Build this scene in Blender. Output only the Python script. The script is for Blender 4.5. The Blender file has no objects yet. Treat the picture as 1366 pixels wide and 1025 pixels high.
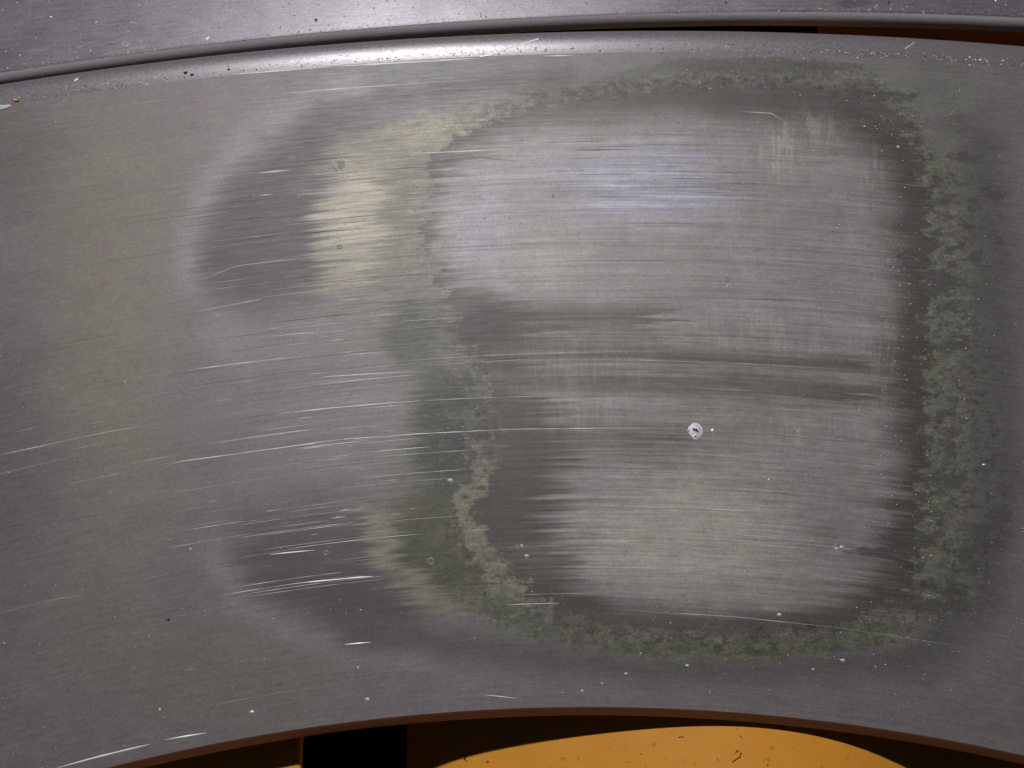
import bpy, bmesh, math, random
import numpy as np
rng = np.random.default_rng(7); random.seed(7)
S = bpy.context.scene
# ------------------------------------------------------------------ camera
TILT, DIST, FPX = 0.20, 0.17, 1450.0
cd = bpy.data.cameras.new("camera"); cam = bpy.data.objects.new("camera", cd); S.collection.objects.link(cam)
cd.sensor_width = 36.0; cd.lens = 36.0*FPX/1366.0; cd.clip_start = 0.002; cd.clip_end = 20
CAM = np.array([0.0, -DIST*math.sin(TILT), DIST*math.cos(TILT)])
cam.location = CAM; cam.rotation_euler = (TILT, 0, 0); S.camera = cam
# ------------------------------------------------------------------ world and lamps
W = bpy.data.worlds.new("World"); S.world = W; W.use_nodes = True
W.node_tree.nodes["Background"].inputs[0].default_value = (0.93, 0.95, 1.0, 1)
W.node_tree.nodes["Background"].inputs[1].default_value = 0.014
def area(name, loc, aim, power, size, col):
    l = bpy.data.lights.new(name, 'AREA'); l.energy = power; l.shape = 'DISK'; l.size = size; l.color = col
    o = bpy.data.objects.new(name, l); S.collection.objects.link(o); o.location = loc
    d = np.array(aim)-np.array(loc)
    from mathutils import Vector
    o.rotation_euler = Vector(d).to_track_quat('-Z', 'Y').to_euler(); return o
area("flash_lamp", (-0.05, 0.20, 0.42), (-0.005, 0.0, 0), 1.62, 0.012, (1.0, 0.97, 0.97))
S.view_settings.view_transform = 'Standard'; S.view_settings.look = 'None'; S.view_settings.exposure = 0.0
S.view_settings.gamma = 1.0

# ------------------------------------------------------------------ helpers
def plane_pt(px, py, z=0.0):
    "points of the photograph laid on the horizontal plane at height z"
    px = np.asarray(px, float); py = np.asarray(py, float)
    x = (px-683)/FPX; y = -(py-512.5)/FPX
    c, s = math.cos(TILT), math.sin(TILT)
    dy = s+y*c; dz = -c+y*s; k = (z-CAM[2])/dz
    return CAM[0]+x*k, CAM[1]+dy*k
def to_px(X, Y, Z=0.0):
    c, s = math.cos(TILT), math.sin(TILT)
    dx = X-CAM[0]; dy = Y-CAM[1]; dz = Z-CAM[2]
    f = dy*s-dz*c; u = dy*c+dz*s
    return 683+FPX*dx/f, 512.5-FPX*u/f
def arc(pts):
    p = np.array(pts, float); x, y = plane_pt(p[:, 0], p[:, 1])
    A = np.stack([2*x, 2*y, np.ones_like(x)], 1); s = np.linalg.lstsq(A, x*x+y*y, rcond=None)[0]
    R = math.sqrt(s[2]+s[0]**2+s[1]**2)
    return lambda X: s[1]+np.sqrt(np.maximum(R*R-(X-s[0])**2, 1e-9))
OUT = arc([(0, 142), (100, 127), (230, 109), (460, 88), (716, 72), (913, 70), (1136, 75), (1366, 91)])
INN = arc([(140, 1025), (303, 988), (460, 964.5), (640, 949), (798, 944), (913, 947), (1082, 958), (1192, 973), (1366, 1010)])
UPP = arc([(0, 97), (100, 82), (460, 40), (566, 32), (716, 23), (866, 17.5), (1066, 16), (1216, 18), (1366, 23)])
def lin(c):
    c = np.asarray(c, float)/255.0
    return np.where(c <= 0.04045, c/12.92, ((c+0.055)/1.055)**2.4)
_tabs = [np.random.default_rng(100+i).random((256, 256)) for i in range(24)]
def vnoise(x, y, seed=0):
    t = _tabs[seed % 24]; x = np.asarray(x)+seed*3.7; y = np.asarray(y)+seed*9.1
    xi = np.floor(x).astype(int); yi = np.floor(y).astype(int); fx = x-xi; fy = y-yi
    fx = fx*fx*(3-2*fx); fy = fy*fy*(3-2*fy)
    a = t[xi & 255, yi & 255]; b = t[(xi+1) & 255, yi & 255]; c = t[xi & 255, (yi+1) & 255]; d = t[(xi+1) & 255, (yi+1) & 255]
    return (a*(1-fx)+b*fx)*(1-fy)+(c*(1-fx)+d*fx)*fy
def fbm(x, y, seed=0, o=4):
    r = 0; w = 0.5; n = 0
    for i in range(o):
        r = r+w*vnoise(x*2**i, y*2**i, seed+i); n += w; w *= 0.55
    return r/n
def sstep(a, b, x):
    t = np.clip((x-a)/(b-a), 0, 1); return t*t*(3-2*t)
def mesh_obj(name, V, F, mat, parent=None, smooth=False, attrs=None):
    me = bpy.data.meshes.new(name); V = np.asarray(V, np.float32)
    if isinstance(F, np.ndarray):
        n = F.shape[1]; me.vertices.add(len(V)); me.vertices.foreach_set("co", V.ravel())
        me.loops.add(F.size); me.loops.foreach_set("vertex_index", F.ravel().astype(np.int32))
        me.polygons.add(len(F)); me.polygons.foreach_set("loop_start", np.arange(0, F.size, n, dtype=np.int32))
        me.polygons.foreach_set("loop_total", np.full(len(F), n, np.int32)); me.update(calc_edges=True)
    else:
        me.from_pydata(V.tolist(), [], F)
    if smooth: me.polygons.foreach_set("use_smooth", np.ones(len(me.polygons), bool))
    for k, (t, a) in (attrs or {}).items():
        at = me.attributes.new(k, t, 'POINT')
        at.data.foreach_set({'FLOAT': 'value', 'FLOAT_VECTOR': 'vector', 'FLOAT_COLOR': 'color'}[t], np.asarray(a, np.float32).ravel())
    me.materials.append(mat); me.validate(); me.update()
    o = bpy.data.objects.new(name, me); S.collection.objects.link(o)
    if parent: o.parent = parent
    return o
def thing(name, label, cat, loc=(0, 0, 0), group=None):
    o = bpy.data.objects.new(name, None); S.collection.objects.link(o); o.location = loc
    o.empty_display_size = 0.01; o['label'] = label; o['category'] = cat
    if group: o['group'] = group
    return o
def grid_faces(nr, nc):
    i = np.arange(nr-1)[:, None]*nc+np.arange(nc-1)[None, :]; i = i.ravel()
    return np.stack([i, i+1, i+1+nc, i+nc], 1)
class Nodes:
    def __init__(s, name):
        s.m = bpy.data.materials.new(name); s.m.use_nodes = True; s.t = s.m.node_tree; s.b = s.t.nodes["Principled BSDF"]
    def n(s, kind, **kw):
        x = s.t.nodes.new(kind)
        for k, v in kw.items(): setattr(x, k, v)
        return x
    def l(s, a, b): s.t.links.new(a, b)
    def attr(s, name): return s.n('ShaderNodeAttribute', attribute_name=name)
    def val(s, sock, v):
        if hasattr(v, 'links'): s.l(v, sock)
        else: sock.default_value = v
    def math(s, op, a, b=0.0, clamp=False):
        x = s.n('ShaderNodeMath', operation=op, use_clamp=clamp); s.val(x.inputs[0], a); s.val(x.inputs[1], b); return x.outputs[0]
    def vmul(s, v, k):
        x = s.n('ShaderNodeVectorMath', operation='MULTIPLY'); s.l(v, x.inputs[0]); x.inputs[1].default_value = k; return x.outputs[0]
    def noise(s, v, scale=1.0, detail=2.0, rough=0.5):
        x = s.n('ShaderNodeTexNoise'); s.l(v, x.inputs['Vector']); x.inputs['Scale'].default_value = scale
        x.inputs['Detail'].default_value = detail; x.inputs['Roughness'].default_value = rough; return x
    def mix(s, fac, a, b, mode='MIX'):
        x = s.n('ShaderNodeMix', data_type='RGBA', blend_type=mode); s.val(x.inputs[0], fac)
        for q, v in ((6, a), (7, b)):
            if hasattr(v, 'links'): s.l(v, x.inputs[q])
            else: x.inputs[q].default_value = (*v, 1) if len(v) == 3 else v
        return x.outputs[2]
    def rng(s, v, a, b, c=0.0, d=1.0):
        x = s.n('ShaderNodeMapRange'); s.val(x.inputs[0], v); x.inputs[1].default_value = a; x.inputs[2].default_value = b
        x.inputs[3].default_value = c; x.inputs[4].default_value = d; return x.outputs[0]

# ------------------------------------------------------------------ materials
def face_material(name, rough=0.5, metal=0.16, streak=0.2):
    k = Nodes(name); col = k.attr("tint").outputs['Color']; g = k.attr("grain").outputs['Vector']   # grain: mm along, mm across
    st = k.noise(k.vmul(g, (0.045, 3.4, 1)), 1, 3, 0.6).outputs['Fac']
    st2 = k.noise(k.vmul(g, (0.22, 2.6, 1)), 1, 3, 0.6).outputs['Fac']
    a = k.attr("streak").outputs['Fac']
    amt = k.math('MULTIPLY', k.math('SUBTRACT', k.math('ADD', st, st2), 1.0), k.math('MULTIPLY', a, streak*6))
    tick = k.noise(k.vmul(g, (2.9, 0.45, 1)), 1, 3, 0.65).outputs['Fac']
    tk = k.math('MULTIPLY', k.rng(tick, 0.5, 0.68), k.attr("ticks").outputs['Fac'])
    fine = k.noise(k.vmul(g, (4.2, 4.2, 1)), 1, 2, 0.75); coarse = k.noise(k.vmul(g, (1.5, 1.5, 1)), 1, 3, 0.6)
    pores = k.noise(k.vmul(g, (2.2, 2.6, 1)), 1, 4, 0.65).outputs['Fac']
    cr = k.attr("crust").outputs['Fac']
    crm = k.math('MULTIPLY', k.math('SUBTRACT', pores, 0.5), k.math('MULTIPLY', cr, 1.5))
    f = k.math('ADD', 1.0, k.math('ADD', amt, k.math('ADD', k.math('MULTIPLY', tk, 0.22), crm)))
    gr = k.mix(0.45, (1, 1, 1), k.vmul(fine.outputs['Color'], (2.0, 2.0, 2.0)))
    c1 = k.mix(1.0, k.mix(1.0, col, gr, 'MULTIPLY'), k.mix(0.36, (1, 1, 1), k.vmul(coarse.outputs['Color'], (2.0, 2.0, 2.0))), 'MULTIPLY')
    vm = k.n('ShaderNodeVectorMath', operation='SCALE'); k.l(c1, vm.inputs[0]); k.l(f, vm.inputs['Scale'])
    k.l(vm.outputs[0], k.b.inputs['Base Color'])
    k.b.inputs['Metallic'].default_value = metal
    k.l(k.math('ADD', rough, k.math('MULTIPLY', k.math('SUBTRACT', st2, 0.5), 0.25)), k.b.inputs['Roughness'])
    bp = k.n('ShaderNodeBump'); bp.inputs['Strength'].default_value = 0.25; bp.inputs['Distance'].default_value = 0.00004
    h = k.math('ADD', k.math('MULTIPLY', st, a), k.math('ADD', k.math('MULTIPLY', pores, k.math('ADD', 0.3, cr)), k.math('MULTIPLY', fine.outputs['Fac'], 0.5)))
    k.l(h, bp.inputs['Height']); k.l(bp.outputs[0], k.b.inputs['Normal'])
    return k.m
def edge_material(name, col, rough, metal, bump=0.3):
    k = Nodes(name); g = k.attr("grain").outputs['Vector']
    st = k.noise(k.vmul(g, (0.12, 7.0, 1)), 1, 3, 0.6).outputs['Fac']; fine = k.noise(k.vmul(g, (5, 5, 1)), 1, 2, 0.7)
    po = k.noise(k.vmul(g, (1.5, 2.0, 1)), 1, 4, 0.6).outputs['Fac']
    gr = k.mix(0.2, (1, 1, 1), k.vmul(fine.outputs['Color'], (2, 2, 2)))
    c = k.mix(1.0, (*lin(col),), gr, 'MULTIPLY')
    f = k.math('ADD', 0.7, k.math('ADD', k.math('MULTIPLY', st, 0.3), k.math('MULTIPLY', po, 0.3)))
    vm = k.n('ShaderNodeVectorMath', operation='SCALE'); k.l(c, vm.inputs[0]); k.l(f, vm.inputs['Scale'])
    k.l(vm.outputs[0], k.b.inputs['Base Color']); k.b.inputs['Metallic'].default_value = metal
    k.l(k.rng(po, 0.3, 0.7, rough-0.06, rough+0.08), k.b.inputs['Roughness'])
    bp = k.n('ShaderNodeBump'); bp.inputs['Strength'].default_value = bump; bp.inputs['Distance'].default_value = 0.00006
    k.l(k.math('ADD', k.math('MULTIPLY', st, 0.6), k.math('ADD', po, fine.outputs['Fac'])), bp.inputs['Height']); k.l(bp.outputs[0], k.b.inputs['Normal'])
    return k.m
def tint_material(name, rough, metal):
    k = Nodes(name); a = k.attr("tint").outputs['Color']; tc = k.n('ShaderNodeTexCoord').outputs['Object']
    n = k.noise(tc, 5000, 2, 0.6).outputs['Fac']; vm = k.n('ShaderNodeVectorMath', operation='SCALE'); k.l(a, vm.inputs[0])
    k.l(k.math('ADD', 0.7, k.math('MULTIPLY', n, 0.6)), vm.inputs['Scale']); k.l(vm.outputs[0], k.b.inputs['Base Color'])
    k.b.inputs['Roughness'].default_value = rough; k.b.inputs['Metallic'].default_value = metal; return k.m
M_face = face_material("worn_steel_face"); M_face2 = face_material("grey_steel_face", 0.36, 0.4, 0.08)
M_rim = edge_material("polished_rim_steel", (126, 121, 126), 0.34, 0.3, 0.13)
M_wall = edge_material("steel_side", (205, 198, 202), 0.5, 0.25)
M_edge = edge_material("brown_edge_steel", (124, 80, 58), 0.42, 0.3)
M_under = edge_material("oxidised_underside", (46, 42, 40), 0.6, 0.1)  # underside kept dark to cut bounce light and deepen the shadow below
M_mark = tint_material("bare_metal_marks", 0.45, 0.45)
def orange_material():
    k = Nodes("amber_paint"); tc = k.n('ShaderNodeTexCoord').outputs['Object']
    n = k.noise(k.vmul(tc, (60, 60, 60)), 1, 4, 0.6).outputs['Fac']; m = k.noise(k.vmul(tc, (5200, 5200, 5200)), 1, 2, 0.6).outputs['Fac']
    sp = k.noise(k.vmul(tc, (900, 900, 900)), 1, 2, 0.5).outputs['Fac']
    c = k.mix(k.rng(n, 0.3, 0.7), (*lin((224, 152, 50)),), (*lin((236, 166, 62)),))
    c = k.mix(k.math('MULTIPLY', k.rng(m, 0.35, 0.7), 0.14), c, (*lin((150, 82, 14)),))
    c = k.mix(k.math('MULTIPLY', k.rng(sp, 0.66, 0.74), 0.35), c, (*lin((120, 66, 18)),))
    k.l(c, k.b.inputs['Base Color']); k.b.inputs['Roughness'].default_value = 0.45
    bp = k.n('ShaderNodeBump'); bp.inputs['Strength'].default_value = 0.15; bp.inputs['Distance'].default_value = 0.0001
    k.l(m, bp.inputs['Height']); k.l(bp.outputs[0], k.b.inputs['Normal']); return k.m
M_or = orange_material()
def dark_material():
    k = Nodes("dark_floor"); tc = k.n('ShaderNodeTexCoord').outputs['Object']
    n = k.noise(tc, 120, 4, 0.6).outputs['Fac']; k.l(k.mix(n, (0.012, 0.010, 0.009), (0.03, 0.026, 0.022)), k.b.inputs['Base Color'])
    k.b.inputs['Roughness'].default_value = 0.8; return k.m
M_dark = dark_material()

# ------------------------------------------------------------------ the surface below
gz = -0.06
o = mesh_obj("ground", [(-3, -3, gz), (3, -3, gz), (3, 3, gz), (-3, 3, gz)], [(0, 1, 2, 3)], M_dark); o['kind'] = 'structure'  # dark plane added below to block world light and back the black gaps
THICK = 0.0016; PX = DIST/FPX
def bowed_sheet(name, xs, zs, y0, y1, th, label, yend=None):
    n = len(xs); ys = np.linspace(y0, y1, 13); V = []; F = []; yq = lambda x, y: y0+(y-y0)*((yend(x)-y0)/(y1-y0) if yend else 1)
    for y in ys:
        for x, z in zip(xs, zs): V.append((x, yq(x, y), z-max(0, yq(x, y)-0.03)*0.045))
    for y in ys:
        for x, z in zip(xs, zs): V.append((x, yq(x, y), z-th-max(0, yq(x, y)-0.03)*0.045))
    m = len(ys); N = n*m
    for j in range(m-1):
        for i in range(n-1):
            a = j*n+i; F.append((a, a+1, a+1+n, a+n)); a += N; F.append((a, a+n, a+1+n, a+1))
        a = j*n; F.append((a, a+n, a+n+N, a+N)); a = j*n+n-1; F.append((a, a+N, a+n+N, a+n))
    for i in range(n-1):
        a = i; F.append((a, a+N, a+1+N, a+1)); a = (m-1)*n+i; F.append((a, a+1, a+1+N, a+N))
    ob = mesh_obj(name, V, F, M_or, None, True); md = ob.modifiers.new("edge", 'BEVEL'); md.width = 0.0006; md.segments = 2; md.limit_method = 'ANGLE'
    ob['label'] = label; ob['category'] = 'sheet'; ob['group'] = 'orange sheets under the rings'
    return ob
kx = np.array([480, 577, 689, 798, 913, 980, 1040, 1108, 1185, 1300, 1450, 1700.])
kd = np.array([130, 60, 38, 22, 9, 6, 8, 16, 41, 75, 110, 160.])/0.5*PX
cf = np.polyfit((kx-960)/300, kd, 6)
xs_px = np.linspace(545, 1700, 60); zz = np.polyval(cf, (xs_px-960)/300); zz = np.interp(xs_px, kx, kd)*0.4+zz*0.6
for _ in range(4): zz[1:-1] = (zz[:-2]+2*zz[1:-1]+zz[2:])/4
sheet1 = bowed_sheet("amber_sheet", (xs_px-683)*PX*1.07, -0.0012-zz, -0.16, 0.16, 0.0025, "bowed bright orange sheet under the middle and right of the worn ring", lambda x: 0.060 if x < 0.0555 else 0.16)  # outline cut short so the slit and left side read black like shadow
xl = np.linspace(-500, 424, 24); zl = (33+(424-xl)*0.02)/0.5*PX
sheet2 = bowed_sheet("amber_sheet", (xl-683)*PX*1.07, -0.0012-zl, -0.16, 0.16, 0.002, "orange sheet mostly in shadow at the lower left corner")

# ------------------------------------------------------------------ lower ring: painted face
ring = thing("metal_ring", "grey metal ring with large worn and stained patch, in front of the dark gap", "metal ring", (0, 0, -THICK), "steel rings lying side by side")
ring2 = thing("metal_ring", "plain speckled grey metal ring beyond the dark gap, along the top edge", "metal ring", (0, 0, -THICK), "steel rings lying side by side")
def child(o, root):
    o.parent = root; o.location = -root.location; return o
NC, NR = 980, 740
xl_, xr_ = -0.088, 0.088
X = np.concatenate([np.linspace(-0.2, xl_, 26)[:-1], np.linspace(xl_, xr_, NC), np.linspace(xr_, 0.2, 26)[1:]]); NCX = len(X)
vr = np.linspace(0, 1, NR)
GX = np.repeat(X[None, :], NR, 0); yi, yo = INN(X), OUT(X); GY = yi[None, :]+(yo-yi)[None, :]*vr[:, None]
px, py = to_px(GX, GY); px = np.clip(px, -1500, 2900)
arcw = 0.0955/0.1172*1000*0.001
mmu = GX*1000; mmv = np.repeat((vr*105.0)[:, None], NCX, 1)
V_ = vr[:, None]*880+px*0            # across-ring coordinate in photo px
U_ = px
def streakn(fu, fv, seed, o=3): return fbm(U_/fu, V_/fv, seed, o)
J1 = (0.45*streakn(160, 5.0, 1, 3)+0.55*streakn(150, 2.2, 3, 3)-0.5)*1.25    # jag for streaky fronts
J2 = (streakn(60, 9.0, 5, 4)-0.5)
Wx = (fbm(px/14, py/11, 8, 4)-0.5); Wy = (fbm(px/14, py/11, 12, 4)-0.5)
Wx = Wx+0.55*(fbm(px/5, py/5, 6, 2)-0.5); Wy = Wy+0.55*(fbm(px/5, py/5, 7, 2)-0.5)
Bx = (fbm(px/60, py/60, 14, 3)-0.5); By = (fbm(px/60, py/60, 17, 3)-0.5)
T = np.empty(px.shape+(3,)); T[:] = lin((118, 112, 114))
CR = np.zeros(px.shape); TK = np.zeros(px.shape); ST = np.full(px.shape, 0.25)
def over(m, col):
    global T
    c = np.asarray(col, float); c = c.mean()+(c-c.mean())*0.62
    T = T*(1-m[..., None])+lin(c)*m[..., None]
def coords(jag=0, jag2=0, crust=0, big=0):
    return px+J1*jag+J2*jag2+Wx*crust+Bx*big, py+Wy*crust*0.7+By*big
def blob(cx, cy, rx, ry, col, a=1.0, ang=0, p=2.0, jag=0, jag2=0, crust=0, big=30, hard=0.0):
    x, y = coords(jag, jag2, crust, big); c, s = math.cos(math.radians(ang)), math.sin(math.radians(ang))
    dx = x-cx; dy = y-cy; u = (dx*c+dy*s)/rx; v = (-dx*s+dy*c)/ry
    d = np.sqrt(u*u+v*v); m = a*(1-sstep(hard, 1.0, d)); 
    if col is not None: over(m, col)
    return m
def polydist(pts, x, y, closed):
    p = np.array(pts, float); d = np.full(x.shape, 1e9); ins = np.zeros(x.shape, bool); n = len(p)
    for i in range(n if closed else n-1):
        a, b = p[i], p[(i+1) % n]; e = b-a; t = np.clip(((x-a[0])*e[0]+(y-a[1])*e[1])/(e@e+1e-9), 0, 1)
        d = np.minimum(d, np.hypot(x-a[0]-t*e[0], y-a[1]-t*e[1]))
        if closed and a[1] != b[1]:
            ins ^= ((a[1] > y) != (b[1] > y)) & (x < (b[0]-a[0])*(y-a[1])/(b[1]-a[1])+a[0])
    return np.where(ins, -d, d) if closed else d
def poly(pts, col, a=1.0, soft=8, jag=0, jag2=0, crust=0, big=0, ret=False):
    x, y = coords(jag, jag2, crust, big); d = polydist(pts, x, y, True); m = a*(1-sstep(-soft, soft, d))
    if col is not None: over(m, col)
    return m
def stroke(pts, w, col, a=1.0, soft=10, jag=0, jag2=0, crust=0, big=0):
    x, y = coords(jag, jag2, crust, big); d = polydist(pts, x, y, False); m = a*(1-sstep(max(w-soft, 0), w+soft, d))
    if col is not None: over(m, col)
    return m
# --- base tone of the bare plate
T *= 0.97
blob(150, 450, 150, 460, (128, 122, 103), 0.95, big=70)
blob(150, 250, 190, 170, (122, 116, 100), 0.7, big=60)
blob(300, 900, 260, 130, (118, 112, 98), 0.7, big=40)
blob(0, 620, 110, 330, (106, 95, 99), 0.9, big=50)
blob(10, 210, 110, 120, (108, 97, 94), 0.85, big=50)
blob(120, 820, 110, 140, (120, 115, 98), 0.6, big=40)
blob(620, 890, 420, 90, (120, 112, 112), 0.6, big=20)
blob(340, 480, 150, 200, (120, 113, 117), 0.8, big=30, jag=30)
blob(470, 590, 130, 110, (122, 115, 120), 0.8, big=20, jag=30)
stroke([(380, 118), (600, 98), (850, 88), (1050, 90)], 20, (106, 109, 106), 0.7, 14, jag=40)
blob(1330, 300, 90, 330, (118, 110, 108), 0.6)
# --- dark crescents and the pale halo round them
stroke([(470, 118), (380, 152), (318, 200), (272, 262), (252, 325), (251, 365), (262, 385)], 10, (150, 142, 150), 0.52, 26, jag=16, big=10)
stroke([(290, 742), (318, 795), (380, 838), (470, 862), (560, 880)], 11, (138, 130, 138), 0.6, 24, jag=12, big=10)
blob(310, 440, 80, 60, (134, 126, 131), 0.7, jag=20)
poly([(430, 135), (350, 190), (292, 260), (268, 330), (272, 392), (330, 418), (440, 402), (560, 300), (560, 180)], (78, 72, 75), 0.9, 40, jag=55, jag2=16, big=22)
blob(350, 310, 80, 110, (78, 72, 74), 0.5, jag=120, big=30)
poly([(330, 690), (312, 740), (345, 795), (430, 835), (560, 850), (560, 700), (420, 670)], (82, 76, 79), 0.9, 42, jag=55, jag2=16, big=22)
blob(480, 800, 120, 60, (78, 73, 76), 0.7, ang=16, jag=100)
blob(380, 760, 70, 70, (84, 78, 81), 0.5, jag=100)
stroke([(430, 150), (520, 132), (640, 112), (760, 104)], 10, (92, 86, 86), 0.85, 14, jag=60)
stroke([(470, 845), (620, 862), (800, 885), (1000, 893), (1180, 880)], 18, (86, 82, 84), 0.8, 26, jag=40, big=10)
stroke([(1240, 120), (1310, 200), (1335, 400), (1335, 640), (1310, 800), (1220, 880)], 26, (86, 82, 83), 0.75, 34, big=20)
# --- yellow and green deposit round the wear patch
dep = poly([(436, 196), (470, 178), (560, 158), (690, 128), (830, 104), (1000, 88), (1160, 92), (1230, 170), (1290, 260), (1296, 420), (1300, 640), (1290, 800), (1210, 862),
      (1000, 884), (860, 880), (700, 850), (600, 812), (540, 760), (500, 700), (520, 640), (540, 560), (530, 500), (500, 440), (440, 396), (424, 300)], (112, 110, 98), 0.95, 14, jag=70, jag2=20, crust=12)
blob(470, 285, 66, 124, (166, 157, 132), 0.95, jag=90, jag2=30, hard=0.15)
blob(452, 365, 46, 60, (158, 150, 126), 0.7, jag=80)
blob(535, 285, 46, 95, (116, 108, 84), 0.8, jag=70, jag2=30)
blob(500, 215, 60, 30, (134, 126, 100), 0.6, jag=60)
blob(570, 172, 110, 32, (146, 138, 112), 0.9, ang=-12, crust=40, jag=30)
blob(720, 132, 120, 16, (132, 128, 106), 0.75, ang=-12, crust=30, jag=60)
blob(500, 445, 70, 40, (112, 108, 88), 0.6, jag=60)
blob(556, 450, 60, 66, (74, 80, 62), 0.98, jag=60, hard=0.3)
blob(600, 580, 78, 120, (68, 75, 63), 1.0, jag=60, hard=0.5)
blob(590, 730, 88, 110, (82, 84, 62), 1.0, jag=50, hard=0.5)
stroke([(492, 680), (512, 735), (556, 788), (606, 812)], 13, (134, 127, 108), 0.85, 12, jag=90, jag2=30)
blob(515, 735, 34, 70, (138, 130, 112), 0.6, jag=70)
blob(560, 790, 60, 24, (126, 122, 102), 0.6, ang=30, jag=60)
stroke([(604, 395), (618, 440), (650, 480)], 15, (140, 132, 107), 0.95, 4, crust=38, jag=20)
stroke([(655, 600), (640, 650), (625, 690), (655, 740), (690, 790)], 18, (128, 121, 99), 0.95, 5, crust=44, jag=30)
stroke([(640, 806), (720, 838), (850, 862), (1000, 866), (1180, 842)], 16, (98, 101, 78), 0.92, 6, crust=48, jag=20)
stroke([(1258, 190), (1262, 320), (1258, 460), (1262, 640), (1250, 780)], 20, (108, 110, 93), 0.9, 20, crust=50, jag=20)
stroke([(1300, 200), (1312, 460), (1310, 700), (1250, 850)], 18, (90, 92, 88), 0.7, 22, crust=20)
stroke([(860, 96), (1000, 94), (1090, 88)], 8, (96, 93, 88), 0.8, 10, jag=80, crust=14)
stroke([(880, 106), (1000, 104), (1110, 104), (1170, 112)], 7, (112, 117, 108), 0.7, 8, jag=60, crust=12)
poly([(880, 80), (1000, 76), (1130, 84), (1180, 88), (1130, 94), (1096, 102), (1060, 98), (960, 94), (880, 92)], (88, 85, 80), 0.8, 3, crust=16, jag=40, jag2=20)
poly([(1040, 104), (1096, 103), (1110, 97), (1150, 88), (1230, 86), (1300, 100), (1310, 150), (1240, 160), (1200, 145), (1150, 125), (1110, 116), (1076, 110)], (112, 114, 106), 0.75, 4, crust=14, jag=30, jag2=24)
# --- the rubbed patch inside
patch = [(566, 208), (600, 188), (680, 152), (800, 122), (960, 112), (1130, 118), (1205, 150), (1226, 230), (1244, 330), (1232, 420), (1236, 560), (1232, 700), (1212, 790),
      (1120, 834), (960, 842), (800, 836), (720, 800), (668, 740), (636, 690), (662, 620), (668, 560), (650, 500), (622, 450), (596, 400), (566, 330)]
pm = poly(patch, (80, 73, 66), 1.0, 1.5, crust=34, jag=30, jag2=24)
inner = [(610, 210), (690, 172), (860, 152), (1000, 160), (1130, 176), (1178, 240), (1186, 330), (1180, 500), (1196, 640), (1170, 740), (1100, 800), (960, 822),
      (830, 808), (760, 760), (740, 700), (760, 640), (740, 560), (720, 500), (690, 440), (640, 400), (590, 330), (580, 250)]
im = poly(inner, (138, 131, 131), 1.0, 34, jag=110-80*sstep(760, 980, px)+60*sstep(1050, 1150, px)*sstep(600, 680, py), jag2=24, big=20)*pm
over(pm*0, (0, 0, 0))
blob(640, 300, 70, 110, (138, 130, 142), 0.85, jag=30, hard=0.3)
blob(590, 330, 24, 60, (132, 126, 116), 0.6, crust=30)
blob(750, 335, 75, 46, (150, 145, 133), 0.7, jag=60, hard=0.3)
blob(850, 245, 160, 80, (148, 148, 170), 0.95, jag=170, hard=0.2)  # bluish sheen painted into the tint
blob(1000, 440, 190, 120, (134, 127, 129), 0.75, jag=80)
blob(1090, 330, 120, 130, (130, 123, 126), 0.7, jag=80)
def bands(pts, w, col, a, soft, jag): stroke(pts, w, col, a, soft, jag=jag, jag2=20, big=6)
bands([(620, 420), (720, 432), (860, 438)], 28, (86, 77, 70), 0.95, 20, 240)
bands([(640, 465), (800, 468), (1000, 478), (1180, 490)], 12, (92, 83, 75), 0.9, 10, 300)
bands([(670, 505), (860, 512), (1050, 520), (1140, 528)], 16, (98, 88, 76), 0.95, 12, 260)
blob(690, 590, 115, 76, (84, 74, 70), 0.95, jag=160)
blob(655, 440, 80, 50, (70, 61, 56), 1.0, jag=60, crust=20, hard=0.25)
blob(830, 585, 170, 64, (104, 94, 80), 0.85, jag=240)
blob(1010, 560, 150, 60, (130, 124, 112), 0.8, jag=200)
bands([(760, 445), (900, 450), (1060, 455)], 14, (134, 126, 114), 0.6, 14, 300)
blob(930, 715, 200, 100, (162, 157, 144), 1.0, jag=180, hard=0.35)
blob(960, 640, 110, 60, (148, 143, 130), 0.7, jag=160)
blob(1110, 690, 110, 150, (128, 122, 121), 0.7, jag=60)
blob(720, 740, 80, 50, (104, 97, 88), 0.7, jag=200)
blob(1020, 790, 140, 40, (148, 143, 132), 0.7, jag=120)
stroke([(740, 826), (860, 832), (1000, 836), (1130, 826), (1200, 780)], 10, (88, 82, 76), 0.8, 12, jag=200)
stroke([(700, 128), (850, 118), (1000, 116), (1140, 124), (1200, 160)], 13, (90, 84, 81), 0.85, 16, jag=60)
blob(1036, 205, 32, 44, (150, 145, 132), 0.75, crust=50)
blob(1090, 190, 70, 50, (128, 122, 112), 0.5, crust=60)
poly([(1090, 116), (1130, 118), (1190, 122), (1194, 130), (1150, 136), (1110, 128)], (84, 81, 75), 0.8, 3, crust=10, jag=24)
poly([(1175, 132), (1212, 146), (1222, 152), (1200, 152), (1180, 142)], (112, 110, 98), 0.8, 3, crust=10, jag=20)
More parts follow.
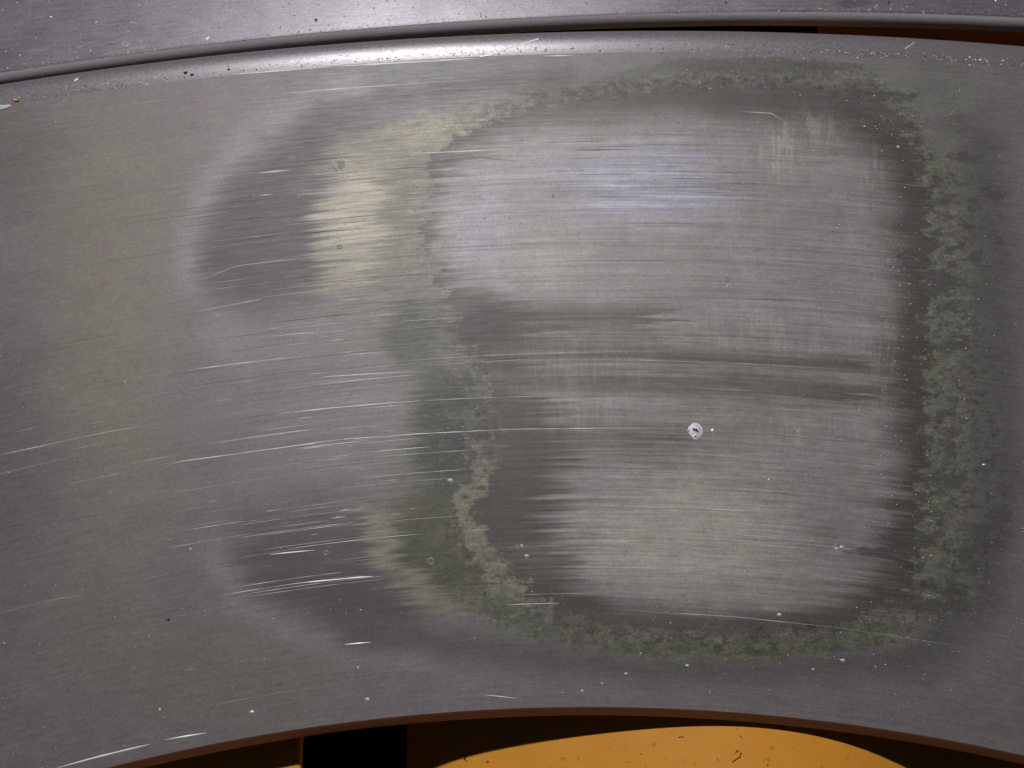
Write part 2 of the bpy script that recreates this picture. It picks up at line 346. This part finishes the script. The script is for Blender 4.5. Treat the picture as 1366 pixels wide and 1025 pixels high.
# fine drag streaks in the patch and round the left fronts
s1 = streakn(420, 2.6, 2, 3)-0.5; s2 = streakn(140, 1.8, 9, 3)-0.5; s3 = streakn(700, 9, 16, 2)-0.5
amt = np.clip(im*0.16+pm*0.16+blob(850, 250, 170, 90, None, 0.4)+blob(800, 480, 330, 90, None, 0.6)+blob(830, 600, 260, 80, None, 0.5)+blob(730, 725, 170, 80, None, 0.5)+blob(1200, 720, 60, 120, None, 0.5)+blob(430, 300, 150, 160, None, 0.5)+blob(470, 600, 190, 260, None, 0.45)+0.10, 0, 1)
T *= (1+amt*(s1*0.75+s2*0.35+s3*0.5))[..., None]
m = blob(860, 255, 150, 80, None, 1.0, jag=100); T *= (1+m*np.clip(streakn(260, 3.2, 20, 2)-0.55, 0, 1)*1.2)[..., None]  # bright streaks that strengthen the painted sheen
# crust: blotches eaten out of the deposit, dark stains to the right of it
cr = np.clip(dep-pm, 0, 1); sel = cr*(0.35+0.65*sstep(560, 660, px))*sstep(490, 540, px)
n1 = fbm(px/11, py/9, 3, 4); n2 = fbm(px/26, py/13, 11, 4)
n3 = fbm(px/5, py/3.6, 19, 3); n4 = fbm(px/18, py/14, 21, 4)
fz = sel*(0.55+0.45*sstep(0.4, 0.6, n4))
n1 = fbm(px/8, py/5.2, 3, 4)
T *= (1-fz*sstep(0.53, 0.56, n1)*0.28)[..., None]; T *= (1+fz*sstep(0.55, 0.60, n3)*0.16)[..., None]
T *= (1-fz*sstep(0.57, 0.60, fbm(px/4, py/3, 2, 3))*0.30)[..., None]
ragged = polydist(patch, px+Wx*60, py+Wy*46, True); edge_in = np.exp(-(np.clip(ragged, 0, None)/14)**2)*(ragged > 0)*sstep(600, 700, px)
T *= (1-0.28*edge_in*sstep(0.47, 0.50, n1))[..., None]
isl = sstep(0.575, 0.59, fbm(px/15, py/8.5, 22, 4)+0.10*(fbm(px/60, py/50, 9, 2)-0.5))*sel*sstep(640, 720, px)*(0.5+0.5*sstep(1200, 1230, px))
T = T*(1-0.75*isl[..., None])+lin((74, 72, 66))*0.75*isl[..., None]
gap = sstep(0.60, 0.615, fbm(px/12, py/8, 23, 4))*sel; T = T*(1-0.35*gap[..., None])+lin((122, 122, 104))*0.35*gap[..., None]
spots = sstep(0.635, 0.65, fbm(px/7, py/6, 14, 3))*blob(1312, 640, 46, 300, None, 1.0, hard=0.3); T *= (1-0.24*spots)[..., None]
rim_r = blob(1318, 500, 56, 430, None, 1.0); T *= (1-rim_r*sstep(0.585, 0.61, fbm(px/11, py/7, 11, 4))*0.2)[..., None]
T *= (1+0.10*(fbm(px/34, py/26, 5, 4)-0.5)*2)[..., None]
vt = sstep(0.50, 0.64, fbm(px/3.6, py/30, 15, 2))
vm_ = np.clip(blob(1036, 205, 44, 56, None, 1.0)+blob(1085, 175, 60, 40, None, 0.7)+blob(1168, 230, 20, 60, None, 0.7)+blob(1080, 575, 110, 46, None, 0.5)+blob(760, 500, 180, 120, None, 0.3)+blob(1180, 470, 30, 110, None, 0.6)+blob(1000, 440, 180, 70, None, 0.3), 0, 1)*pm
T *= (1+0.42*vm_*vt)[..., None]; T = T*(1-0.25*(vm_*vt)[..., None])+lin((150, 143, 128))*0.25*(vm_*vt)[..., None]
mo = np.clip(pm, 0, 1)*(fbm(px/16, py/20, 10, 4)-0.5); T *= (1+0.22*mo)[..., None]
for (sx, sy, rx, ry) in [(1285, 210, 20, 6), (1322, 258, 12, 9), (1302, 275, 7, 6), (1255, 270, 26, 5), (1300, 345, 8, 7), (1256, 378, 22, 14), (1265, 463, 26, 6), (1255, 412, 9, 5), (1270, 578, 16, 6),
      (1268, 600, 10, 12), (1272, 642, 20, 7), (1330, 690, 14, 16), (1310, 715, 10, 20), (1290, 740, 8, 10), (1300, 762, 7, 9), (1270, 788, 8, 12), (1275, 810, 20, 8), (1316, 730, 22, 6),
      (1225, 808, 44, 6), (1180, 737, 44, 7), (1205, 716, 30, 5), (1290, 300, 5, 7), (1330, 320, 7, 6), (452, 222, 6, 6), (1190, 128, 30, 7), (1220, 340, 20, 7), (1215, 300, 16, 5)]:
    blob(sx, sy, rx*1.25, ry*1.25, (80, 77, 74), 0.8, crust=22, big=4, hard=0.7)
blob(900, 445, 300, 60, None)
TK = sstep(0.38, 0.62, fbm(px/70, py/45, 13, 3))*np.clip(im*0.2+pm*0.2+blob(1190, 450, 60, 280, None, 0.7)+blob(1060, 200, 120, 70, None, 0.8)+blob(800, 460, 200, 60, None, 0.5)+blob(1090, 570, 90, 50, None, 0.5), 0, 1)*pm
CR = np.clip(sel*0.9+pm*0.1+0.06, 0, 1); ST = np.clip(0.18+amt*0.9, 0, 1)
T = np.clip(T, 0.01, 0.9)
Z = np.zeros_like(GX)
Vf = np.stack([GX, GY, Z], -1).reshape(-1, 3)
att = {"tint": ('FLOAT_COLOR', np.concatenate([T, np.ones(px.shape+(1,))], -1)), "grain": ('FLOAT_VECTOR', np.stack([mmu, mmv, Z], -1)),
       "crust": ('FLOAT', CR), "ticks": ('FLOAT', TK), "streak": ('FLOAT', ST)}
child(mesh_obj("face", Vf, grid_faces(NR, NCX), M_face, None, True, att), ring)
def sweep(name, edge, prof, mat, root, sgn, nper=400):
    "profile (offset, drop) in mm swept along an edge arc"
    xs = np.linspace(-0.2, 0.2, nper); P = np.array(prof, float)/1000; y = edge(xs)
    dydx = np.gradient(y, xs); nx, ny = -dydx/np.sqrt(1+dydx**2), 1/np.sqrt(1+dydx**2)
    V = np.stack([np.stack([xs+nx*a*sgn, y+ny*a*sgn, np.full_like(xs, -b)], -1) for a, b in P], 0).reshape(-1, 3)
    L = np.concatenate([[0], np.cumsum(np.hypot(*np.diff(P, axis=0).T))])*1000
    g = np.stack(np.broadcast_arrays(xs[None, :]*1000, L[:, None], 0.0), -1)
    F = grid_faces(len(P), nper)
    if sgn < 0: F = F[:, ::-1]
    return child(mesh_obj(name, V, np.ascontiguousarray(F), mat, None, True, {"grain": ('FLOAT_VECTOR', g)}), root)
RIM = [(0, 0), (0.12, -0.02), (0.8, -0.13), (1.6, -0.2), (2.4, -0.2), (3.1, -0.12), (3.6, 0.02), (3.95, 0.2), (4.15, 0.45), (4.25, 0.8), (4.3, 2.2), (3.6, 2.4)]
sweep("rim", OUT, RIM, M_rim, ring, 1)
sweep("inner_wall", INN, [(0, 0), (0.12, 0.04), (0.3, 0.18), (1.2, 1.06), (1.3, 1.2), (1.2, 1.4), (0.9, 1.6)], M_edge, ring, -1)
sweep("underside", INN, [(0.9, 1.6), (-15, 1.62), (-70, 1.62)], M_under, ring, -1)
# ------------------------------------------------------------------ upper ring
NR2 = 110; vv = np.linspace(0, 1, NR2)**1.5*0.05
xs = np.concatenate([np.linspace(-0.2, -0.11, 20)[:-1], np.linspace(-0.11, 0.11, 420), np.linspace(0.11, 0.2, 20)[1:]])
G2X = np.repeat(xs[None, :], NR2, 0); G2Y = UPP(xs)[None, :]+vv[:, None]
qx, qy = to_px(G2X, G2Y); T2 = np.empty(qx.shape+(3,)); T2[:] = lin((122, 118, 125))
n = fbm(qx/40, qy/20, 4, 4); T2 *= (0.8+0.4*n)[..., None]
m = (1-sstep(0.5, 1.2, np.hypot((qx-1140)/34, (qy-4)/7)+(fbm(qx/9, qy/6, 2, 3)-0.5)*1.2)); T2 *= (1-0.3*m)[..., None]
edge_d = vv[:, None]*1000+0*qx
T2 *= (1-0.35*np.exp(-(edge_d/0.25)**2))[..., None]
gl = np.exp(-((edge_d-4.6-0.0*qx)/0.18)**2)*sstep(1180, 1300, qx); T2 *= (1-0.35*gl)[..., None]
Z2 = np.zeros_like(G2X); Z2 = -0.00012*gl
child(mesh_obj("face", np.stack([G2X, G2Y, Z2], -1).reshape(-1, 3), grid_faces(NR2, len(xs)), M_face2, None, True,
   {"tint": ('FLOAT_COLOR', np.concatenate([T2, np.ones(qx.shape+(1,))], -1)), "grain": ('FLOAT_VECTOR', np.stack([G2X*1000, edge_d, 0*qx], -1)),
    "crust": ('FLOAT', np.full(qx.shape, 0.25)), "ticks": ('FLOAT', 0*qx), "streak": ('FLOAT', np.full(qx.shape, 0.15))}), ring2)
sweep("side_wall", UPP, [(0, 0), (0.06, 0.1), (0.2, 0.2), (0.55, 0.6), (0.85, 1.15), (1.05, 1.8), (1.15, 2.4), (1.2, 2.55), (1.1, 2.75), (0.8, 2.9), (-30, 3.3)], M_wall, ring2, -1)

# ------------------------------------------------------------------ scratches: ridges of bare metal
class Marks:
    def __init__(s): s.V = []; s.F = []; s.C = []
    def line(s, pts, w=1.3, col=(215, 212, 212), z=0.0, taper=True):
        p = np.array(pts, float)
        if len(p) < 3 or True:
            t = np.concatenate([[0], np.cumsum(np.hypot(*np.diff(p, axis=0).T))]); nseg = max(3, int(t[-1]/14)); tt = np.linspace(0, t[-1], nseg)
            p = np.stack([np.interp(tt, t, p[:, 0]), np.interp(tt, t, p[:, 1])], 1)
        x, y = plane_pt(p[:, 0], p[:, 1], z); d = np.stack([np.gradient(x), np.gradient(y)], 1); d /= np.linalg.norm(d, axis=1)[:, None]+1e-12
        k = len(x); b = len(s.V); c = lin(col)
        br = 0.9
        for i in range(k):
            br = min(1.15, max(0.6 if w > 1.2 else 0.45, br+random.gauss(0, 0.12)))
            e = i/(k-1); ww = w*PX*0.5*(min(1, 0.25+4*e, 0.25+4*(1-e)) if taper else 1)*random.uniform(0.7 if w > 1.2 else 0.5, 1.3)
            nx, ny = -d[i, 1]*ww, d[i, 0]*ww
            s.V += [(x[i]+nx, y[i]+ny, z+2e-6), (x[i], y[i], z+ww*0.35+4e-6), (x[i]-nx, y[i]-ny, z+2e-6)]; f = br*random.uniform(0.85, 1.1); s.C += [(*(c*f), 1)]*3
            if i:
                a = b+3*i; s.F += [(a-3, a-2, a+1, a), (a-2, a-1, a+2, a+1)]
    def dot(s, x, y, r, col=(220, 218, 218), h=0.5, z=0.0, ax=1.0, sides=6, px_in=True, lo=0.75, hi=1.2):
        if px_in: x, y = plane_pt(x, y, z)
        b = len(s.V); r = r*PX; c = lin(col); a0 = random.random()*6
        for j in range(sides):
            q = a0+j*2*math.pi/sides; k = random.uniform(lo, hi)
            s.V.append((float(x)+r*k*ax*math.cos(q), float(y)+r*k*math.sin(q), z+1e-6))
        s.V.append((float(x), float(y), z+r*h)); s.C += [(*c, 1)]*(sides+1)
        for j in range(sides): s.F.append((b+j, b+(j+1) % sides, b+sides))
    def ring(s, x, y, r, w, col, z=0.0, n=18):
        x, y = plane_pt(x, y, z); b = len(s.V); c = lin(col)
        for j in range(n):
            q = j*2*math.pi/n; jit = random.uniform(0.92, 1.08)
            for rr, h in ((r-w, 1e-6), (r, w*PX*0.5), (r+w, 1e-6)):
                s.V.append((float(x)+rr*jit*PX*math.cos(q), float(y)+rr*jit*PX*math.sin(q), z+h)); s.C.append((*c, 1))
        for j in range(n):
            a = b+3*j; e = b+3*((j+1) % n); s.F += [(a, e, e+1, a+1), (a+1, e+1, e+2, a+2)]
    def build(s, name, root, kind='stuff', mat=None):
        o = mesh_obj(name, s.V, s.F, mat or M_mark, None, False, {"tint": ('FLOAT_COLOR', s.C)})
        if kind: o['kind'] = kind
        return child(o, root)
def vline(x0, x1, y0):
    "points running along the ring from (x0,y0) to x1, at constant share of its width"
    X0, Y0 = plane_pt(x0, y0); a, b = INN(X0), OUT(X0); v = (Y0-a)/(b-a)
    xx = np.linspace(x0, x1, max(3, int(abs(x1-x0)/25))); y = np.full_like(xx, y0)
    for _ in range(6):
        XX, YY = plane_pt(xx, y); Yt = INN(XX)+v*(OUT(XX)-INN(XX)); _, y = to_px(XX, Yt)
    return np.stack([xx, y], 1)
sc = Marks()
B, Md, Lo = (250, 249, 248), (222, 219, 217), (185, 181, 179)
for pts, w, c in [([(372, 125), (460, 118), (560, 111), (640, 106)], 1.5, B), ([(0, 607), (80, 590), (140, 577), (215, 565)], 1.4, Md), ([(216, 627), (232, 617), (300, 608), (380, 597), (460, 586)], 1.3, Md),
   ([(400, 592), (460, 586), (560, 579), (680, 573), (800, 571.5), (915, 571.5)], 1.15, (215, 213, 212)), ([(370, 552), (440, 545), (500, 540), (560, 535)], 2.0, B), ([(560, 535), (640, 531), (760, 528)], 1.0, Lo),
   ([(70, 650), (170, 630)], 1.0, Lo), ([(400, 412), (500, 404), (600, 399), (700, 397), (830, 397), (960, 398), (1080, 401), (1200, 408)], 1.1, (172, 167, 167)),
   ([(840, 815), (980, 823), (1120, 838), (1285, 863)], 0.95, Lo), ([(532, 206), (640, 201), (740, 197), (816, 195)], 1.6, B), ([(575, 207), (620, 209), (690, 215)], 1.0, Md), ([(640, 168), (760, 164), (900, 163), (985, 164)], 1.0, Md),
   ([(250, 494), (330, 484), (405, 475)], 1.4, Md), ([(430, 503), (500, 499), (554, 496)], 1.6, B), ([(560, 488), (700, 480), (860, 481), (1000, 486), (1130, 493)], 1.1, Lo), ([(345, 231), (386, 227)], 2, B), ([(355, 249), (440, 242), (520, 237)], 1.2, Md),
   ([(346, 261), (365, 259)], 1.8, B), ([(395, 260), (470, 255)], 1.4, Md), ([(400, 778), (497, 769)], 2.0, B), ([(360, 740), (420, 734)], 1.5, Md), ([(460, 860), (495, 857)], 1.4, B), ([(860, 677), (930, 679), (1000, 682)], 1.4, Md),
   ([(645, 927), (690, 932)], 1.1, Md), ([(990, 149), (1040, 152), (1043, 160)], 1.3, Md), ([(1280, 120), (1281, 121)], 1.0, Md), ([(735, 245), (850, 244), (960, 246)], 1.1, Md), ([(520, 293), (640, 285), (740, 281)], 1.0, Md),
   ([(560, 332), (690, 327), (800, 325)], 1.0, Lo), ([(480, 350), (560, 346), (640, 343)], 0.9, Lo), ([(360, 449), (424, 443)], 1.3, Md), ([(424, 443), (425, 438)], 1.2, Md), ([(75, 1025), (130, 1010), (200, 993)], 1.8, B), ([(220, 987), (275, 978)], 1.8, B),
   ([(290, 940), (390, 921)], 0.9, Lo), ([(50, 903), (90, 891)], 0.9, Lo), ([(0, 818), (70, 800), (110, 795)], 0.9, Lo), ([(245, 708), (330, 695)], 1.0, Lo), ([(260, 416), (350, 399)], 1.1, Md), ([(265, 375), (315, 355), (420, 342)], 1.0, Md),
   ([(590, 375), (660, 370)], 1, Lo), ([(912, 500), (1010, 512), (1120, 524)], 1.0, Lo), ([(450, 88.5), (560, 82), (640, 77.5)], 2.2, (245, 242, 244)), ([(290, 101), (380, 94), (450, 88.5)], 1.4, B), ([(725, 75), (765, 74)], 1.5, B)]:
    sc.line(pts, w, c)
for _ in range(190):      # short drag marks at the left front of the patch
    x0 = random.gauss(425, 55); y0 = random.choice([random.uniform(195, 440), random.uniform(230, 620), random.uniform(240, 660), random.uniform(420, 720)])
    if not 270 < x0 < 545: continue
    L = random.choice([12, 18, 25, 40, 70, 110])*random.uniform(0.7, 1.3)
    sc.line(vline(x0, min(x0+L, 640), y0), random.uniform(0.5, 0.95), random.choice([B, Md, Md, Lo, Lo, Lo, (160, 156, 155)]))
for _ in range(60):
    x0 = random.uniform(600, 1100); y0 = random.uniform(160, 820); sc.line(vline(x0, x0+random.uniform(30, 190), y0), random.uniform(0.6, 0.9), random.choice([Lo, Lo, (200, 196, 198)]))
for _ in range(45):
    x0 = random.uniform(720, 900); y0 = random.uniform(175, 335); sc.line(vline(x0, x0+random.uniform(50, 120), y0), random.uniform(0.6, 1.1), random.choice([(176, 173, 184), Lo]))
for _ in range(26):
    x0 = random.uniform(0, 250); y0 = random.uniform(180, 900); sc.line(vline(x0, x0+random.uniform(8, 40), y0), random.uniform(0.6, 0.9), Lo)
for _ in range(105):
    x0 = random.uniform(-40, 520); y0 = random.uniform(130, 720); sc.line(vline(x0, x0+random.choice([30, 60, 90, 160, 240])*random.uniform(0.6, 1.3), y0), random.uniform(0.35, 0.7), random.choice([Lo, Lo, (140, 134, 134), Md]))
for _ in range(110):
    x0 = random.gauss(330, 70); y0 = random.uniform(200, 800); sc.line(vline(x0, x0+random.uniform(40, 200), y0), random.uniform(0.4, 0.8), random.choice([Lo, Md, (140, 134, 134)]))
sc.build("scratch_marks", ring)
sp = Marks()
def inside(x, y):
    X0, Y0 = plane_pt(x, y); return INN(X0)+0.0006 < Y0 < OUT(X0)-0.0003
def speck(x, y, r, c): 
    if inside(x, y): sp.dot(x, y, r, c, ax=random.uniform(0.8, 1.6))
for _ in range(3200):
    x, y = random.uniform(-60, 1430), random.uniform(60, 1030); speck(x, y, random.choice([0.35, 0.4, 0.45, 0.5, 0.6, 0.9]), random.choice([(195, 192, 190), (165, 161, 159), (150, 146, 142), (150, 146, 142)]))
for cx, cy, sx, sy, n in [(1195, 460, 22, 90, 90), (1205, 360, 12, 30, 30), (620, 575, 22, 24, 40), (1190, 165, 22, 18, 40), (1085, 165, 40, 25, 60), (730, 85, 60, 6, 60), (1000, 82, 60, 6, 50), (780, 460, 60, 14, 40), (600, 350, 22, 40, 70),
      (1175, 600, 18, 40, 30), (880, 830, 10, 30, 16), (1110, 900, 120, 20, 24), (745, 255, 6, 12, 10), (1240, 640, 4, 40, 16), (640, 250, 3, 22, 14), (1100, 420, 60, 40, 30), (400, 300, 60, 80, 50)]:
    for _ in range(n): speck(random.gauss(cx, sx), random.gauss(cy, sy), random.uniform(0.4, 0.9), random.choice([(215, 212, 210), (180, 176, 172), (160, 156, 152)]))
for x, y, r in [(646, 291, 2.4), (600, 641, 3), (290, 421, 2.2), (1026, 640, 1.6), (1313, 620, 1.6), (1123, 730, 2.2), (1116, 732, 2), (696, 728, 2.2), (703, 742, 3), (971, 382, 2.4), (478, 891, 2.2), (803, 912, 1.6), (777, 922, 1.6), (835, 899, 1.6), (213, 947, 1.8), (336, 950, 2),
      (490, 933, 2), (1124, 881, 2), (1085, 893, 1.5), (917, 888, 2), (1198, 196, 2.5), (948, 118, 1.2), (254, 733, 1.8), (1040, 820, 2)]: speck(x, y, r, (222, 220, 218))
for x, y in [(225, 827)]: speck(x, y, 1.8, (50, 46, 44))
# burrs along the crease of the rim
for _ in range(430):
    x = random.uniform(20, 1366); X0, _y = plane_pt(x, 80); Y0 = OUT(X0)+random.gauss(0.0006, 0.00035)
    zz0 = max(0, Y0-OUT(X0))*0.16
    sp.dot(X0, Y0, random.uniform(0.5, 1.1), random.choice([(240, 238, 240), (225, 222, 224), (215, 210, 214), (70, 64, 66)]), 0.6, zz0, random.uniform(0.8, 1.8), 6, False)
sp.build("dust_specks", ring)
# pits with a bright raised lip
def pit(x, y, r, col, hole=None):
    m = Marks(); m.ring(x, y, r, max(0.7, r*0.35), col)
    if hole: m.dot(x, y, r*0.5, hole, 0.15)
    return m.build("pit", ring, None)
for x, y, r in [(1130, 262, 2.8), (1030, 330, 2.2), (970, 373, 3.4), (738, 262, 2.2), (435, 738, 3.4), (575, 749, 4.5), (690, 730, 3), (453, 330, 3), (960, 252, 1.8)]:
    pit(x, y, r*0.8, (160, 156, 156))
m = Marks(); m.dot(928, 574, 9.8, (196, 194, 200), 0.05, sides=24, lo=0.95, hi=1.05); m.dot(928, 582, 4.6, (196, 194, 200), 0.1, sides=16, lo=0.94, hi=1.06); m.dot(951, 575, 3, (180, 175, 170), 0.2, sides=8); m.dot(918, 575, 2.4, (205, 203, 206), 0.5); m.build("impact_mark", ring, None)
m = Marks()
for dx, dy, r in [(-2, -1, 1.9), (0.6, 0, 1.8), (-3.2, -2.2, 1.1), (2.5, 1.6, 1.3), (-0.5, 8, 1.3)]: m.dot(928+dx, 574+dy, r, (52, 46, 44), 0.25, z=7.5e-5 if dy < 6 else 7e-5)
m.build("impact_hollow", ring, None)
# marks on the rim and on the upper ring
rm = Marks()
def on_rim(x, y):
    X0, _ = plane_pt(x, y, -0.0007); lo = OUT(X0); best = None
    for a in np.linspace(0, 7, 200):
        b = np.interp(a, [p[0] for p in RIM[:8]], [p[1] for p in RIM[:8]]); qx_, qy_ = to_px(X0, lo+a/1000, -b/1000)
        if qy_ <= y: return (X0, lo+a/1000, -b/1000)
    return (X0, lo+0.004, -0.0011)
def rimline(pts, w, col):
    p = np.array(pts, float); b = len(rm.V); c = lin(col); P3 = [on_rim(x, y) for x, y in p]
    for i, (x, y, z) in enumerate(P3):
        ww = w*PX*0.5; rm.V += [(x, y+ww, z+3e-5), (x+ww*0.3, y, z+6e-5), (x, y-ww, z+3e-5)]; rm.C += [(*c, 1)]*3
        if i: a = b+3*i; rm.F += [(a-3, a-2, a+1, a), (a-2, a-1, a+2, a+1)]
rimline([(640, 77), (655, 73), (672, 67), (690, 61), (706, 56), (718, 52)], 2.2, (235, 232, 234)); rimline([(1204, 66), (1210, 62), (1217, 57)], 2.4, (210, 205, 208)); rimline([(102, 108), (107, 105)], 3, (225, 222, 224))
for x, y, r, c in [(250, 97, 2.5, (60, 54, 54)), (258, 100, 2, (60, 54, 54)), (307, 93, 1.6, (120, 70, 60))]:
    P = on_rim(x, y); rm.dot(P[0], P[1], r, c, 0.5, P[2]+1e-5, 1.5, 6, False)
rm.build("rim_marks", ring)
us = Marks()
for _ in range(1500):
    x, y = random.uniform(-60, 1430), random.uniform(-40, 95); X0, Y0 = plane_pt(x, y)
    if Y0 > UPP(X0)+0.0002: us.dot(x, y, random.choice([0.5, 0.6, 0.7, 0.9, 1.2]), random.choice([(235, 233, 236), (190, 187, 190), (165, 162, 164), (150, 146, 148)]), ax=random.uniform(0.8, 1.5))
for _ in range(520):
    X0 = random.uniform(-0.11, 0.11); us.dot(X0, UPP(X0)+abs(random.gauss(0, 0.0006)), random.uniform(0.5, 1.1), random.choice([(230, 228, 230), (180, 176, 178), (80, 76, 78)]), 0.5, 0.0, random.uniform(0.5, 1.2), 6, False)
for pts, w, c in [([(262, 60), (285, 47), (320, 30), (365, 10)], 0.7, Lo), ([(272, 54), (280, 49)], 3, (250, 248, 250)), ([(285, 52), (330, 42), (360, 40)], 1.2, Md), ([(376, 12), (400, 27), (420, 34)], 1.3, B), ([(100, 64), (115, 60)], 1, Md), ([(400, 36), (440, 33), (455, 31)], 1.2, Md)]: us.line(pts, w, c)
for x, y, r in [(167, 59, 3.5), (186, 54, 2.8), (230, 55, 2)]: us.ring(x, y, r, 1.2, (190, 187, 190))
for x, y in [(422, 27), (968, 4), (1185, 4)]: us.dot(x, y, 2.6, (62, 58, 60), 0.2)
us.build("surface_marks", ring2)

# ------------------------------------------------------------------ loose bits
def chip(name, label, cat, x, y, pts, col, z, th):
    k = Nodes(name+"_paint"); tc = k.n('ShaderNodeTexCoord').outputs['Object']; n = k.noise(tc, 3000, 3, 0.6).outputs['Fac']
    k.l(k.mix(n, tuple(lin(col)*0.7), tuple(lin(col)*1.2)), k.b.inputs['Base Color'])
    bm = bmesh.new(); vs = [bm.verts.new((a*PX, b*PX, random.uniform(0, th*0.3))) for a, b in pts]; f = bm.faces.new(vs)
    r = bmesh.ops.extrude_face_region(bm, geom=[f]); ev = [v for v in r['geom'] if isinstance(v, bmesh.types.BMVert)]
    for v in ev: v.co.z += th; v.co.x *= 0.85; v.co.y *= 0.8
    bmesh.ops.recalc_face_normals(bm, faces=bm.faces)
    me = bpy.data.meshes.new(name); bm.to_mesh(me); bm.free(); me.materials.append(k.m)
    o = bpy.data.objects.new(name, me); S.collection.objects.link(o); X0, Y0 = plane_pt(x, y, z); o.location = (float(X0), float(Y0), z+2e-5); o['label'] = label; o['category'] = cat
    return o
P = on_rim(22, 134); chip("orange_chip", "tiny orange chip on the ring rim at the far left", "chip", 22, 134, [(-4, -1), (-2, -2), (2, -2), (4, -0.5), (2, 1), (-1, 2), (-4, 1)], (225, 140, 50), P[2], 0.0002)
chip("pale_flake", "pale grey curled flake at the left end of the ring rim", "flake", 5, 143, [(-9, -3), (-3, -5), (6, -2), (12, 1), (8, 4), (0, 3), (-8, 4)], (190, 196, 190), 0.0, 0.00015)
def sheet_z(x): return float(np.interp(x, (xs_px-683)*PX*1.07, -0.0012-zz))
dm = Marks(); zc = -0.0035
for _ in range(34):
    x, y = random.uniform(560, 1200), random.uniform(960, 1060); X0, Y0 = plane_pt(x, y, zc); z0 = sheet_z(float(X0)); X0, Y0 = plane_pt(x, y, z0)
    dm.dot(float(X0), float(Y0), random.choice([0.6, 0.8, 1.0, 1.4]), random.choice([(90, 48, 12), (60, 32, 10), (120, 66, 18)]), 0.4, z0+1e-5, random.uniform(0.7, 1.8), 6, False)
def fibre(pts, w):
    b = len(dm.V)
    for i, (x, y) in enumerate(pts):
        X0, Y0 = plane_pt(x, y, zc); z0 = sheet_z(float(X0)); X0, Y0 = plane_pt(x, y, z0); ww = w*PX/2
        dm.V += [(X0-ww, Y0+ww, z0+2e-5), (X0, Y0, z0+9e-5), (X0+ww, Y0-ww, z0+2e-5)]; dm.C += [(*lin((84, 46, 14)), 1)]*3
        if i: a = b+3*i; dm.F += [(a-3, a-2, a+1, a), (a-2, a-1, a+2, a+1)]
fibre([(981, 1004), (985, 1001), (989, 1004), (987, 1010), (981, 1014), (977, 1017)], 1.2); fibre([(768, 1004), (772, 1010), (771, 1016)], 1.2); fibre([(622, 1008), (619, 1013), (624, 1016)], 1.4)
fibre([(905, 984), (912, 983)], 1.4); fibre([(985, 981), (990, 984)], 1.6)
d = dm.build("dirt_specks", ring); d.parent = sheet1; d.location = (0, 0, 0)
